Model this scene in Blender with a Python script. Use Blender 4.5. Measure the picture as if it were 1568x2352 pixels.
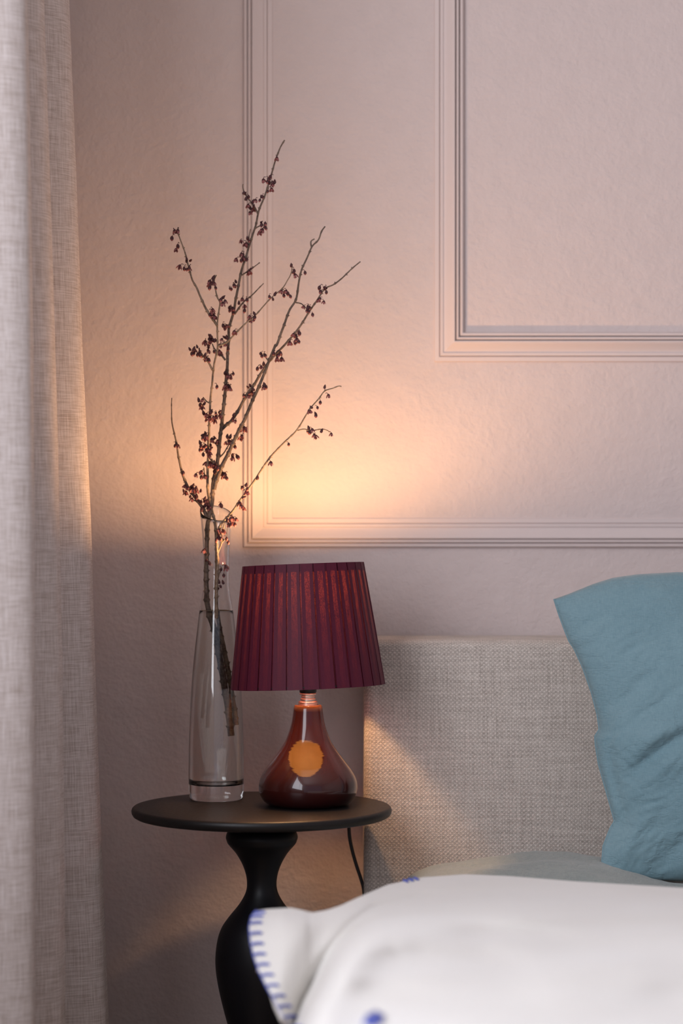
import bpy, bmesh, math, random
from mathutils import Vector, Matrix, noise

random.seed(7)
PI = math.pi
S = bpy.context.scene
for o in list(bpy.data.objects):
    bpy.data.objects.remove(o, do_unlink=True)
C = S.collection

# ------------------------------------------------------------------ camera
F = 5553.0            # focal length in pixels of the 1568x2352 frame (85 mm on 36 mm tall sensor)
H = 1.0               # camera height
def W(px, py, Y):     # a pixel of the photograph at depth Y -> point in the room
    return Vector(((px - 784) / F * Y, Y, H - (py - 1176) / F * Y))
cam_d = bpy.data.cameras.new('camera')
cam = bpy.data.objects.new('camera', cam_d); C.objects.link(cam)
cam.location = (0, 0, H); cam.rotation_euler = (PI / 2, 0, 0)
cam_d.sensor_fit = 'VERTICAL'; cam_d.sensor_height = 36; cam_d.sensor_width = 24; cam_d.lens = 85
cam_d.clip_start = .05
cam_d.dof.use_dof = True; cam_d.dof.focus_distance = 3.50; cam_d.dof.aperture_fstop = 2.8
S.camera = cam

# ------------------------------------------------------------------ light
w = bpy.data.worlds.new('world'); S.world = w; w.use_nodes = True
w.node_tree.nodes['Background'].inputs[0].default_value = (.70, .74, .95, 1)
w.node_tree.nodes['Background'].inputs[1].default_value = .45
S.view_settings.view_transform = 'Standard'; S.view_settings.look = 'None'
S.view_settings.exposure = 0; S.view_settings.gamma = 1; S.view_settings.use_curve_mapping = False
ld = bpy.data.lights.new('window_daylight', 'AREA'); ld.shape = 'RECTANGLE'
ld.size = 2.3; ld.size_y = 1.5; ld.energy = 68; ld.color = (.90, .92, 1.0)
lo = bpy.data.objects.new('window_daylight', ld); C.objects.link(lo)
lo.location = (-.80, 1.40, 1.60); lo.rotation_euler = (0, -PI / 2, 0)   # shines to +x
lo.rotation_euler = Vector((1, 0, 0)).to_track_quat('-Z', 'Y').to_euler()
BULB = 510.0

YW = 3.84            # back wall
YT = 3.535            # round table
# ------------------------------------------------------------------ helpers
def finish(bm, name, mat, parent=None, smooth=True, loc=None):
    me = bpy.data.meshes.new(name)
    bm.normal_update()
    bm.to_mesh(me); bm.free()
    mats = mat if isinstance(mat, (list, tuple)) else [mat]
    for m in mats: me.materials.append(m)
    if smooth:
        for p in me.polygons: p.use_smooth = True
    o = bpy.data.objects.new(name, me); C.objects.link(o)
    if parent: o.parent = parent
    if loc: o.location = loc
    return o
def tag(o, label=None, cat=None, group=None, kind=None):
    if label: o['label'] = label
    if cat: o['category'] = cat
    if group: o['group'] = group
    if kind: o['kind'] = kind
    return o
def empty(name, loc, label=None, cat=None, group=None):
    o = bpy.data.objects.new(name, None); C.objects.link(o); o.location = loc
    o.empty_display_size = .05
    return tag(o, label, cat, group)
def box(bm, a, b, bevel=0, seg=3):
    r = bmesh.ops.create_cube(bm, size=1)
    vs = r['verts']
    for v in vs:
        v.co = Vector([(a[i] + b[i]) / 2 + v.co[i] * (b[i] - a[i]) for i in range(3)])
    if bevel:
        es = list({e for v in vs for e in v.link_edges})
        bmesh.ops.bevel(bm, geom=es, offset=bevel, segments=seg, profile=.5, affect='EDGES')
def lathe(bm, prof, n=64, c=(0, 0, 0), cap0=False, cap1=False, fn=None):
    rings = []
    for r, z in prof:
        if r < 1e-6:
            v = Vector((c[0], c[1], c[2] + z)); rings.append([bm.verts.new(fn(v) if fn else v)])
        else:
            row = []
            for i in range(n):
                a = 2 * PI * i / n
                v = Vector((c[0] + r * math.cos(a), c[1] + r * math.sin(a), c[2] + z))
                row.append(bm.verts.new(fn(v) if fn else v))
            rings.append(row)
    for k in range(len(rings) - 1):
        A, B = rings[k], rings[k + 1]
        for i in range(n):
            j = (i + 1) % n
            if len(A) == 1 and len(B) == 1: continue
            if len(A) == 1: bm.faces.new((A[0], B[i], B[j]))
            elif len(B) == 1: bm.faces.new((A[i], B[0], A[j]))
            else: bm.faces.new((A[i], B[i], B[j], A[j]))
    if cap0 and len(rings[0]) > 1: bm.faces.new(rings[0])
    if cap1 and len(rings[-1]) > 1: bm.faces.new(rings[-1])
    bmesh.ops.recalc_face_normals(bm, faces=bm.faces)
def cat_rom(pts, sub=6):
    out = []
    n = len(pts)
    for i in range(n - 1):
        p0 = pts[max(i - 1, 0)]; p1 = pts[i]; p2 = pts[i + 1]; p3 = pts[min(i + 2, n - 1)]
        for k in range(sub):
            t = k / sub
            out.append(.5 * ((2 * p1) + (p2 - p0) * t + (2 * p0 - 5 * p1 + 4 * p2 - p3) * t * t + (3 * p1 - p0 - 3 * p2 + p3) * t ** 3))
    out.append(pts[-1].copy())
    return out
def tube(bm, pts, rad, n=8, cap=True, mi=0):
    rings = []
    up = Vector((0.13, 1, .21)).normalized()
    for i, p in enumerate(pts):
        d = (pts[min(i + 1, len(pts) - 1)] - pts[max(i - 1, 0)]).normalized()
        s = d.cross(up)
        if s.length < 1e-4: s = d.cross(Vector((1, 0, 0)))
        s.normalize(); t = d.cross(s).normalized()
        r = rad(i / (len(pts) - 1)) if callable(rad) else rad
        rings.append([bm.verts.new(p + (s * math.cos(2 * PI * k / n) + t * math.sin(2 * PI * k / n)) * r) for k in range(n)])
    for A, B in zip(rings, rings[1:]):
        for k in range(n):
            f = bm.faces.new((A[k], A[(k + 1) % n], B[(k + 1) % n], B[k])); f.material_index = mi
    if cap:
        bm.faces.new(rings[0][::-1]).material_index = mi; bm.faces.new(rings[-1]).material_index = mi
def interp(tab, x):
    if x <= tab[0][0]: return tab[0][1]
    for (a, fa), (b, fb) in zip(tab, tab[1:]):
        if x <= b:
            t = (x - a) / (b - a); return fa + (fb - fa) * t
    return tab[-1][1]
def smooth_prof(prof, sub=4):
    pts = cat_rom([Vector((r, z, 0)) for r, z in prof], sub)
    return [(max(p.x, 0), p.y) for p in pts]
def sstep(a, b, x):
    t = max(0, min(1, (x - a) / (b - a))); return t * t * (3 - 2 * t)

# ------------------------------------------------------------------ materials
class N:
    def __init__(s, name):
        s.m = bpy.data.materials.new(name); s.m.use_nodes = True
        s.t = s.m.node_tree; s.b = s.t.nodes['Principled BSDF']; s.out = s.t.nodes['Material Output']
    def n(s, typ, **kw):
        nd = s.t.nodes.new(typ)
        for k, v in kw.items():
            if k.startswith('i_'):
                key = k[2:]; key = int(key) if key.isdigit() else key.replace('_', ' ')
                nd.inputs[key].default_value = v
            else: setattr(nd, k, v)
        return nd
    def l(s, a, b): s.t.links.new(a, b)
    def math(s, op, a, b=None, c=None):
        nd = s.t.nodes.new('ShaderNodeMath'); nd.operation = op
        for i, v in enumerate((a, b, c)):
            if v is None: continue
            if isinstance(v, (int, float)): nd.inputs[i].default_value = v
            else: s.l(v, nd.inputs[i])
        return nd.outputs[0]
    def mix(s, f, a, b):
        nd = s.t.nodes.new('ShaderNodeMix'); nd.data_type = 'RGBA'
        for i, v in ((0, f), (6, a), (7, b)):
            if isinstance(v, (int, float)): nd.inputs[i].default_value = v
            elif isinstance(v, tuple): nd.inputs[i].default_value = (*v, 1) if len(v) == 3 else v
            else: s.l(v, nd.inputs[i])
        return nd.outputs[2]
    def bump(s, h, strength=.3, dist=.001):
        nd = s.t.nodes.new('ShaderNodeBump'); nd.inputs['Strength'].default_value = strength
        nd.inputs['Distance'].default_value = dist
        s.l(h, nd.inputs['Height']); s.l(nd.outputs[0], s.b.inputs['Normal'])
        return nd
    def coord(s, which='Object', scale=(1, 1, 1)):
        tc = s.t.nodes.new('ShaderNodeTexCoord'); mp = s.t.nodes.new('ShaderNodeMapping')
        mp.inputs['Scale'].default_value = scale
        s.l(tc.outputs[which], mp.inputs[0]); return mp.outputs[0]
    def noise(s, vec, scale, detail=3, rough=.5):
        nd = s.t.nodes.new('ShaderNodeTexNoise'); nd.inputs['Scale'].default_value = scale
        nd.inputs['Detail'].default_value = detail; nd.inputs['Roughness'].default_value = rough
        s.l(vec, nd.inputs['Vector']); return nd.outputs['Fac']
def ramp01(m, v, a, b):
    nd = m.t.nodes.new('ShaderNodeMapRange'); nd.inputs[1].default_value = a; nd.inputs[2].default_value = b
    m.l(v, nd.inputs[0]); return nd.outputs[0]
def plain(name, col, rough=.5, metal=0, **kw):
    m = N(name); m.b.inputs['Base Color'].default_value = (*col, 1)
    m.b.inputs['Roughness'].default_value = rough; m.b.inputs['Metallic'].default_value = metal
    for k, v in kw.items(): m.b.inputs[k].default_value = v
    return m.m

WALLC = (.64, .54, .515)
def mat_wall(name, col, bump=.6):
    m = N(name); v = m.coord('Object', (1, 1, 1))
    n1 = m.noise(v, 140, 3, .55); n2 = m.noise(v, 34, 2)
    m.l(m.mix(ramp01(m, n2, .3, .7), tuple(c * .985 for c in col), tuple(min(1, c * 1.015) for c in col)), m.b.inputs['Base Color'])
    m.b.inputs['Roughness'].default_value = .72
    h = m.math('ADD', n1, m.math('MULTIPLY', n2, 1.2))
    m.bump(h, bump, .0024); return m.m
M_wall = mat_wall('painted_plaster', WALLC)
M_trim = plain('painted_trim', (.67, .57, .545), .6)
M_white = plain('window_white_paint', (.8, .8, .78), .4)

def mat_weave():
    m = N('headboard_weave'); tc = m.n('ShaderNodeTexCoord'); sp = m.n('ShaderNodeSeparateXYZ')
    mp = m.coord('Object', (1, 1, 1))
    wob = m.noise(mp, 45, 2); wob2 = m.noise(mp, 200, 2)
    m.l(tc.outputs['Object'], sp.inputs[0])
    k = 2 * PI / .0068
    wo = m.math('MULTIPLY', m.math('ADD', wob, wob2), 3.4)
    x = m.math('ADD', m.math('MULTIPLY', sp.outputs[0], k), wo)
    yz = m.math('ADD', sp.outputs[1], sp.outputs[2])
    z = m.math('ADD', m.math('MULTIPLY', yz, k * 1.08), wo)
    hh = m.math('MULTIPLY', m.math('SINE', x), m.math('SINE', z))
    fine = m.math('MULTIPLY', m.math('SINE', m.math('MULTIPLY', x, 2)), m.math('SINE', m.math('MULTIPLY', z, 2)))
    gr = m.noise(mp, 520, 3, .65)
    hs = m.math('ADD', m.math('MULTIPLY', hh, .42), m.math('MULTIPLY', m.math('ABSOLUTE', hh), .35))
    hs = m.math('ADD', m.math('ADD', hs, .30), m.math('MULTIPLY', m.math('SUBTRACT', gr, .5), 1.5))
    # slubs: threads of slightly different tone running both ways
    sx = m.noise(m.coord('Object', (14, 14, 480)), 1.0, 3, .6); sz = m.noise(m.coord('Object', (480, 480, 14)), 1.0, 3, .6)
    tone = m.math('ADD', m.math('MULTIPLY', sx, .5), m.math('MULTIPLY', sz, .5))
    f = m.math('ADD', m.math('MULTIPLY', ramp01(m, hs, -.1, 1.1), .62), m.math('MULTIPLY', ramp01(m, tone, .34, .66), .38))
    m.l(m.mix(f, (.22, .18, .150), (.86, .765, .69)), m.b.inputs['Base Color'])
    m.b.inputs['Roughness'].default_value = .9
    m.b.inputs['Sheen Weight'].default_value = .15
    m.bump(m.math('ADD', hs, m.math('MULTIPLY', fine, .25)), .55, .0012); return m.m
M_head = mat_weave()

def mat_curtain():
    m = N('curtain_linen')
    uvn = m.n('ShaderNodeUVMap'); uvn.uv_map = 'UVMap'
    def sc(a, b):
        mp = m.n('ShaderNodeMapping'); mp.inputs['Scale'].default_value = (a, b, 1); m.l(uvn.outputs[0], mp.inputs[0]); return mp.outputs[0]
    h1 = m.noise(sc(26, 520), 1, 3, .55); v1 = m.noise(sc(560, 20), 1, 3, .55)
    h2 = m.noise(sc(60, 900), 1, 2, .5); v2 = m.noise(sc(900, 60), 1, 2, .5)
    big = m.noise(sc(9, 70), 1, 3, .6)
    tone = m.math('ADD', m.math('MULTIPLY', h1, .30), m.math('MULTIPLY', v1, .30))
    tone = m.math('ADD', tone, m.math('MULTIPLY', h2, .16)); tone = m.math('ADD', tone, m.math('MULTIPLY', v2, .12))
    tone = m.math('ADD', tone, m.math('MULTIPLY', big, .10))
    m.l(m.mix(ramp01(m, tone, .38, .56), (.44, .355, .31), (.80, .72, .695)), m.b.inputs['Base Color'])
    m.b.inputs['Roughness'].default_value = .9
    m.bump(tone, .5, .0015)
    tr = m.n('ShaderNodeBsdfTranslucent'); tr.inputs[0].default_value = (.5, .42, .36, 1)
    mx = m.n('ShaderNodeMixShader'); mx.inputs[0].default_value = .18
    m.l(m.b.outputs[0], mx.inputs[1]); m.l(tr.outputs[0], mx.inputs[2]); m.l(mx.outputs[0], m.out.inputs[0])
    return m.m
M_curt = mat_curtain()

def mat_linen(name, dark, light, sc=900, bump=.3):
    m = N(name); v = m.coord('Object')
    a = m.noise(m.coord('Object', (1, 1, 8)), 130, 3, .6); b = m.noise(m.coord('Object', (8, 1, 1)), 130, 3, .6)
    big = m.noise(v, 9, 3)
    t = m.math('ADD', m.math('MULTIPLY', a, .35), m.math('MULTIPLY', b, .35)); t = m.math('ADD', t, m.math('MULTIPLY', big, .3))
    m.l(m.mix(ramp01(m, t, .35, .65), dark, light), m.b.inputs['Base Color'])
    m.b.inputs['Roughness'].default_value = .85; m.b.inputs['Sheen Weight'].default_value = .2
    # fine pressed-in creases of washed linen
    wv = m.noise(m.coord('Object', (3.0, 1, 7)), 5.0, 4, .6)
    cr = m.math('ABSOLUTE', m.math('SUBTRACT', wv, .5))
    cr = m.math('MULTIPLY', m.math('POWER', ramp01(m, cr, 0, .05), .6), 1.0)
    m.bump(m.math('ADD', m.math('MULTIPLY', cr, 1.0), m.math('MULTIPLY', t, .5)), bump, .0022); return m.m
M_teal = mat_linen('teal_linen', (.125, .225, .265), (.195, .31, .35))
M_teal_lamplit = mat_linen('teal_linen_lamplit', (.19, .225, .215), (.30, .33, .31))  # same teal linen, with warm lamplight mixed into its colour
M_sheet = plain('white_sheet', (.75, .75, .74), .85)

def mat_blanket():
    m = N('cream_wool'); v = m.coord('Object')
    a = m.noise(v, 260, 4, .65); b = m.noise(v, 6, 3)
    m.l(m.mix(b, (.60, .565, .515), (.69, .67, .645)), m.b.inputs['Base Color'])
    m.b.inputs['Roughness'].default_value = .95; m.b.inputs['Sheen Weight'].default_value = .35
    m.bump(a, .5, .002); return m.m
M_wool = mat_blanket()
M_blue = plain('blue_yarn', (.085, .11, .40), .9)

def mat_shade():
    m = N('burgundy_pleated_fabric'); v = m.coord('Object')
    n = m.noise(v, 700, 2, .6); n2 = m.noise(m.coord('Object', (1, 1, .06)), 500, 2)
    t = m.math('ADD', m.math('MULTIPLY', n, .6), m.math('MULTIPLY', n2, .4))
    m.l(m.mix(t, (.058, .0045, .016), (.095, .008, .026)), m.b.inputs['Base Color'])
    m.b.inputs['Roughness'].default_value = .6; m.b.inputs['Specular IOR Level'].default_value = .25; m.b.inputs['Sheen Weight'].default_value = .04
    m.b.inputs['Sheen Tint'].default_value = (.7, .3, .45, 1)
    tr = m.n('ShaderNodeBsdfTranslucent')
    m.l(m.mix(ramp01(m, t, .40, .62), (.03, .006, .004), (.34, .060, .022)), tr.inputs[0])
    mx = m.n('ShaderNodeMixShader'); mx.inputs[0].default_value = .021
    m.l(m.b.outputs[0], mx.inputs[1]); m.l(tr.outputs[0], mx.inputs[2]); m.l(mx.outputs[0], m.out.inputs[0]); return m.m
M_shade = mat_shade()
M_hem = plain('burgundy_hem_tape', (.06, .010, .02), .7)

def mat_ceramic():
    m = N('red_brown_glaze'); tc = m.n('ShaderNodeTexCoord'); sp = m.n('ShaderNodeSeparateXYZ'); m.l(tc.outputs['Object'], sp.inputs[0])
    x, y, z = sp.outputs
    # amber bare spot in the glaze on the front, with a feathered rim
    nz = m.noise(m.coord('Object', (40, 40, 260)), 1.0, 3, .7)
    dx = m.math('ADD', x, .0025); dz = m.math('SUBTRACT', z, .0735)
    d = m.math('SQRT', m.math('ADD', m.math('MULTIPLY', dx, dx), m.math('MULTIPLY', dz, dz)))
    d = m.math('ADD', d, m.math('MULTIPLY', m.math('SUBTRACT', nz, .5), .0100))
    spot = m.math('SUBTRACT', 1.0, ramp01(m, d, .0235, .0255))
    spot = m.math('MULTIPLY', spot, m.math('LESS_THAN', y, 0.0))
    base = m.mix(ramp01(m, z, .01, .12), (.024, .003, .003), (.090, .010, .004))  # glaze painted brighter upwards, for the lamplight falling from above
    rim = m.math('MULTIPLY', ramp01(m, z, .138, .1455), 1.0)
    base = m.mix(rim, base, (.36, .12, .035))  # bulb light on the neck ledge, painted in as orange
    tint = m.noise(m.coord('Object', (1, 1, 1)), 60, 3)
    amber = m.mix(tint, (.25, .095, .018), (.36, .15, .030))
    m.l(m.mix(spot, base, amber), m.b.inputs['Base Color'])
    m.b.inputs['Roughness'].default_value = .22
    m.b.inputs['Specular IOR Level'].default_value = .25; m.b.inputs['Coat Weight'].default_value = .8; m.b.inputs['Coat Roughness'].default_value = .035
    return m.m
M_cer = mat_ceramic()
M_black = plain('matt_black_paint', (.004, .004, .006), .45, 0, **{'Specular IOR Level': .28})
def mat_table():
    m = N('black_table_paint'); v = m.coord('Object'); n = m.noise(v, 220, 4, .7)
    m.b.inputs['Base Color'].default_value = (.008, .0065, .0065, 1); m.b.inputs['Specular IOR Level'].default_value = .35
    m.l(m.math('ADD', .36, m.math('MULTIPLY', n, .16)), m.b.inputs['Roughness'])
    m.bump(n, .06, .0006); return m.m
M_table = mat_table()
M_plastic = plain('black_plastic', (.012, .012, .012), .45)
M_brass = plain('polished_brass', (.97, .92, .82), .30, 1.0)
M_glass = plain('clear_glass', (.985, 1, .995), .0, 0, **{'Transmission Weight': 1.0, 'IOR': 1.46})
M_water = plain('water', (.97, .985, .97), .0, 0, **{'Transmission Weight': 1.0, 'IOR': 1.33})
def mat_bulb():
    m = N('lit_bulb'); m.b.inputs['Base Color'].default_value = (.9, .8, .7, 1)
    m.b.inputs['Emission Color'].default_value = (1, .55, .24, 1); m.b.inputs['Emission Strength'].default_value = BULB; return m.m
M_bulb = mat_bulb()
def mat_bark(name, a, b):
    m = N(name); v = m.coord('Object'); n = m.noise(v, 330, 4, .7); n2 = m.noise(v, 60, 2)
    m.l(m.mix(ramp01(m, m.math('ADD', m.math('MULTIPLY', n, .6), m.math('MULTIPLY', n2, .4)), .38, .62), a, b), m.b.inputs['Base Color'])
    m.b.inputs['Roughness'].default_value = .7; m.bump(n, .6, .0008); return m.m
M_bark = mat_bark('grey_brown_bark', (.055, .035, .026), (.19, .135, .10))
M_bark2 = mat_bark('pale_brown_bark', (.10, .065, .042), (.30, .215, .15))
M_bud = plain('maroon_bud', (.055, .010, .014), .5)
M_petal = plain('pink_petal', (.25, .075, .075), .6, 0, **{'Subsurface Weight': .0})
M_floor = None
def mat_floor():
    m = N('oak_floor'); v = m.coord('Object', (2, 30, 2)); n = m.noise(v, 3, 4, .6)
    m.l(m.mix(n, (.28, .18, .10), (.45, .31, .19)), m.b.inputs['Base Color']); m.b.inputs['Roughness'].default_value = .45; return m.m
M_floor = mat_floor()

# ------------------------------------------------------------------ room shell
XL = -.75
def struct(bm, name, mat, smooth=False, parent=None):
    o = finish(bm, name, mat, parent, smooth)
    if parent is None: o['kind'] = 'structure'
    return o
bm = bmesh.new(); box(bm, (XL - .14, YW, 0), (2.9, YW + .12, 2.75)); struct(bm, 'wall_back', M_wall)
WY0, WY1, WZ0, WZ1 = .20, 2.60, .80, 2.40
bm = bmesh.new()
box(bm, (XL - .14, -1.2, 0), (XL, WY0, 2.75)); box(bm, (XL - .14, WY1, 0), (XL, YW, 2.75))
box(bm, (XL - .14, WY0, 0), (XL, WY1, WZ0)); box(bm, (XL - .14, WY0, WZ1), (XL, WY1, 2.75))
struct(bm, 'wall_left', M_wall)
bm = bmesh.new(); box(bm, (XL - .14, -1.2, -.1), (2.9, YW + .12, 0)); fl = struct(bm, 'floor', M_floor)
bm = bmesh.new(); box(bm, (XL - .14, -1.2, 2.75), (2.9, YW + .12, 2.85)); struct(bm, 'ceiling', M_white)
bm = bmesh.new(); box(bm, (2.9, -1.2, 0), (3.0, YW + .12, 2.75)); struct(bm, 'wall_right', M_wall)
# baseboard and window
bm = bmesh.new(); box(bm, (XL, YW - .016, 0), (2.9, YW, .11), .004); struct(bm, 'baseboard_back', M_trim)
bm = bmesh.new()
fx0, fx1 = XL - .10, XL - .05
box(bm, (fx0, WY0, WZ0), (fx1, WY0 + .06, WZ1)); box(bm, (fx0, WY1 - .06, WZ0), (fx1, WY1, WZ1))
box(bm, (fx0, WY0 + .06, WZ0), (fx1, WY1 - .06, WZ0 + .06)); box(bm, (fx0, WY0 + .06, WZ1 - .06), (fx1, WY1 - .06, WZ1))
ym = (WY0 + WY1) / 2; box(bm, (fx0, ym - .03, WZ0 + .06), (fx1, ym + .03, WZ1 - .06))
win = struct(bm, 'window_1', M_white)
g = N('window_glass'); gl = g.n('ShaderNodeBsdfGlossy'); gl.inputs['Roughness'].default_value = .02
tp = g.n('ShaderNodeBsdfTransparent'); fr = g.n('ShaderNodeFresnel'); mx = g.n('ShaderNodeMixShader')
g.l(fr.outputs[0], mx.inputs[0]); g.l(tp.outputs[0], mx.inputs[1]); g.l(gl.outputs[0], mx.inputs[2]); g.l(mx.outputs[0], g.out.inputs[0])
for a, b in ((WY0 + .055, ym - .025), (ym + .025, WY1 - .055)):
    bm = bmesh.new(); box(bm, (fx0 + .02, a, WZ0 + .055), (fx0 + .028, b, WZ1 - .055)); finish(bm, 'pane', g.m, win, False)
bm = bmesh.new(); box(bm, (XL - .05, WY0 - .03, WZ0 - .025), (XL + .03, WY1 + .03, WZ0), .004); finish(bm, 'window_sill', M_white, win, False)

# picture-frame mouldings on the back wall (mitred at the corners)
PROF = [(0, 0), (.2, 1.8), (.8, 2.6), (7.2, 3.0), (7.8, 2.6), (7.9, .9), (9.0, .9), (9.2, 4.2), (9.8, 4.8), (13.6, 4.8), (14.4, 4.2), (14.8, 3.2),
        (17, 3.6), (20, 4.8), (24, 7.0), (28, 9.6), (30.5, 10.8), (32.0, 10.6), (32.6, 9.2), (33.2, 4.6), (34.6, 4.4), (34.8, 9.2), (35.6, 9.9), (37.6, 9.7),
        (38.6, 8.6), (39.0, 3.2), (40.4, 3.0), (40.8, 7.4), (41.6, 8.2), (44.4, 7.8), (45.8, 6.4), (46.6, 3.4), (47, 0)]
def moulding(name, x0, z0, x1, z1, flip, amp=1.0):
    bm = bmesh.new(); loops = []
    pr = [(47 - u, h) for u, h in reversed(PROF)] if flip else PROF
    for u, h in pr:
        u /= 1000; h = h / 1000 * amp
        loops.append([bm.verts.new((a, YW - h + (.0005 if h == 0 else 0), c)) for a, c in ((x0 + u, z0 + u), (x1 - u, z0 + u), (x1 - u, z1 - u), (x0 + u, z1 - u))])
    for A, B in zip(loops, loops[1:]):
        for i in range(4): bm.faces.new((A[i], A[(i + 1) % 4], B[(i + 1) % 4], B[i]))
    bmesh.ops.recalc_face_normals(bm, faces=bm.faces)
    return struct(bm, name, M_trim)
p = W(558, 1258, YW); moulding('trim_1', p.x, p.z, 1.75, 2.42, True, .95)      # outer frame, high beads outside
p = W(997, 831, YW); moulding('trim_2', p.x, p.z, 1.75 - (p.x - W(558, 0, YW).x), 2.42 - .29, False, 1.25)

# ------------------------------------------------------------------ curtain
def curtain():
    z0, z1 = .03, 2.50
    A = [(0, 60), (400, 67), (800, 72), (1200, 75), (2352, 77)]
    B = [(0, 98), (500, 114), (1000, 128), (1500, 138), (2000, 143), (2352, 145)]
    Cc = [(0, 157), (400, 173), (800, 187), (1200, 206), (1600, 217), (2000, 231), (2352, 245)]
    YA, YB, YC = 3.05, 3.27, 3.47
    def tipx(tab, Y, z):
        py = 1176 + (H - z) * F / Y
        if py < 0:
            s = (tab[1][1] - tab[0][1]) / (tab[1][0] - tab[0][0]); px = tab[0][1] + s * py
        elif py > 2352:
            s = (tab[-1][1] - tab[-2][1]) / (tab[-1][0] - tab[-2][0]); px = tab[-1][1] + s * (py - 2352) * .6
        else: px = interp(tab, py)
        return (px - 784) / F * Y
    nz = 90; cols = []; L = None
    rows = []
    for k in range(nz + 1):
        z = z0 + (z1 - z0) * k / nz
        a = tipx(A, YA, z); b = tipx(B, YB, z); c = tipx(Cc, YC, z)
        w1 = .006 * math.sin(z * 3.1 + 1); w2 = .006 * math.sin(z * 2.3 + 2.2)
        plan = [(-.565, 3.665), (-.50, 3.655), (-.43, 3.60), (c - .012, 3.525), (c, YC), (c - .016, YC - .045), (-.47, YC - .095 + w1), (-.505, YC - .115),
                (-.47, YB + .055), (b - .010, YB + .028), (b, YB), (b - .014, YB - .035), (-.47, YB - .085 + w2), (-.515, YB - .105), (-.47, YA + .062), (a - .012, YA + .034),
                (a, YA), (a - .016, YA - .022), (a - .045, YA - .036), (-.475, YA - .055), (-.53, YA - .09), (-.58, YA - .13), (-.63, YA - .15)]
        rows.append(cat_rom([Vector((x, y, z)) for x, y in plan], 7))
    bm = bmesh.new(); uv = bm.loops.layers.uv.new('UVMap')
    acc = [0]
    mid = rows[nz // 2]
    for p, q in zip(mid, mid[1:]): acc.append(acc[-1] + (q - p).length)
    vs = [[bm.verts.new(p) for p in r] for r in rows]
    for k in range(nz):
        for i in range(len(mid) - 1):
            f = bm.faces.new((vs[k][i], vs[k][i + 1], vs[k + 1][i + 1], vs[k + 1][i]))
            for lp, (uu, kk) in zip(f.loops, ((acc[i], k), (acc[i + 1], k), (acc[i + 1], k + 1), (acc[i], k + 1))):
                lp[uv].uv = (uu, z0 + (z1 - z0) * kk / nz)
    o = finish(bm, 'curtain', M_curt)
    md = o.modifiers.new('thick', 'SOLIDIFY'); md.thickness = .0012; md.offset = 0
    tag(o, 'beige linen curtain hanging in deep vertical folds at the left edge', 'curtain')
curtain()
rod = empty('curtain_rod', (-.5, 1.85, 2.53), 'dark curtain rod above the window, the linen curtain hangs from it', 'curtain rod')
bm = bmesh.new(); tube(bm, [Vector((0, -1.9, 0)), Vector((0, 1.84, 0))], .012, 16); finish(bm, 'rod', M_black, rod)
for yy in (-1.85, 1.8):
    bm = bmesh.new(); box(bm, (-.12, yy - .01, -.008), (-.008, yy + .01, .008)); box(bm, (-.12, yy - .02, -.04), (-.112, yy + .02, .04)); finish(bm, 'bracket', M_black, rod, False)
for k in range(9):
    bm = bmesh.new()
    c = [Vector((.017 * math.cos(t * PI / 8), 0, .017 * math.sin(t * PI / 8))) for t in range(17)]
    tube(bm, c, .0022, 6, False); finish(bm, 'ring', M_black, rod, loc=(0, .80 + k * .115, 0))

# ------------------------------------------------------------------ table
TZ = H - (1851 - 1176) / F * YT
TX = (601 - 784) / F * YT
ppm = F / YT
tb = empty('side_table', (TX, YT, 0), 'round black pedestal side table with a turned bulging leg', 'table')
bm = bmesh.new(); R = .190
lathe(bm, [(0, TZ), (R - .006, TZ), (R - .003, TZ - .0006), (R - .001, TZ - .0025), (R, TZ - .0055), (R - .0005, TZ - .009), (R - .0025, TZ - .0125), (R - .006, TZ - .0145), (R - .012, TZ - .0155), (0, TZ - .0155)], 160)
finish(bm, 'tabletop', M_table, tb)
pf = [(1904, 70), (1908, 77), (1915, 81), (1923, 82.6), (1931, 80.5), (1939, 76.5), (1959.6, 59), (1984, 45), (2008.6, 36.5), (2031, 34), (2049, 37), (2065.7, 45), (2082, 56),
      (2106.5, 76), (2131, 92.5), (2159.6, 102), (2196, 106.5), (2229, 105.5), (2270, 99), (2310.6, 89.6), (2351, 78.6), (2400, 62), (2450, 46), (2500, 36), (2560, 31), (2610, 33), (2640, 42), (2665, 60)]
prof = [(0, TZ - .0150)] + smooth_prof([(r / ppm, H - (y - 1176) / ppm) for y, r in pf], 4)
bm = bmesh.new(); lathe(bm, prof + [(0, prof[-1][1])], 96); finish(bm, 'pedestal', M_black, tb)
zb = prof[-1][1]
bm = bmesh.new(); lathe(bm, [(0, zb + .002), (.05, zb + .002), (.09, zb - .006), (.14, .022), (.150, .014), (.150, .003), (.145, 0), (0, 0)], 96); finish(bm, 'foot', M_black, tb)

# ------------------------------------------------------------------ lamp
YL = 3.545; pl = F / YL
LX = (707 - 784) / F * YL
lamp = empty('table_lamp', (LX, YL, TZ), 'lit table lamp with burgundy pleated shade and glossy red-brown ceramic base', 'lamp')
bp = [(1619, 24), (1618.6, 28), (1620, 31), (1624, 32.6), (1629, 33.5), (1645, 35.5), (1662, 38.5), (1682, 44.5), (1703, 53), (1723, 66), (1744, 81.6), (1764, 96.5), (1784.5, 108.7), (1801, 113.2), (1817, 112.5), (1833, 106), (1843, 97), (1848, 87)]
def zl(py): return H - (py - 1176) / pl - TZ
prof = [(r / pl, zl(y)) for y, r in bp]
prof = [(0, prof[0][1])] + smooth_prof(prof, 4)
prof = prof + [(.052, 0.0005), (.05, 0), (0, 0)]
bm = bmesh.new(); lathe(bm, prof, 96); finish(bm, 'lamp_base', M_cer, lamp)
zn = zl(1619)
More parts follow.
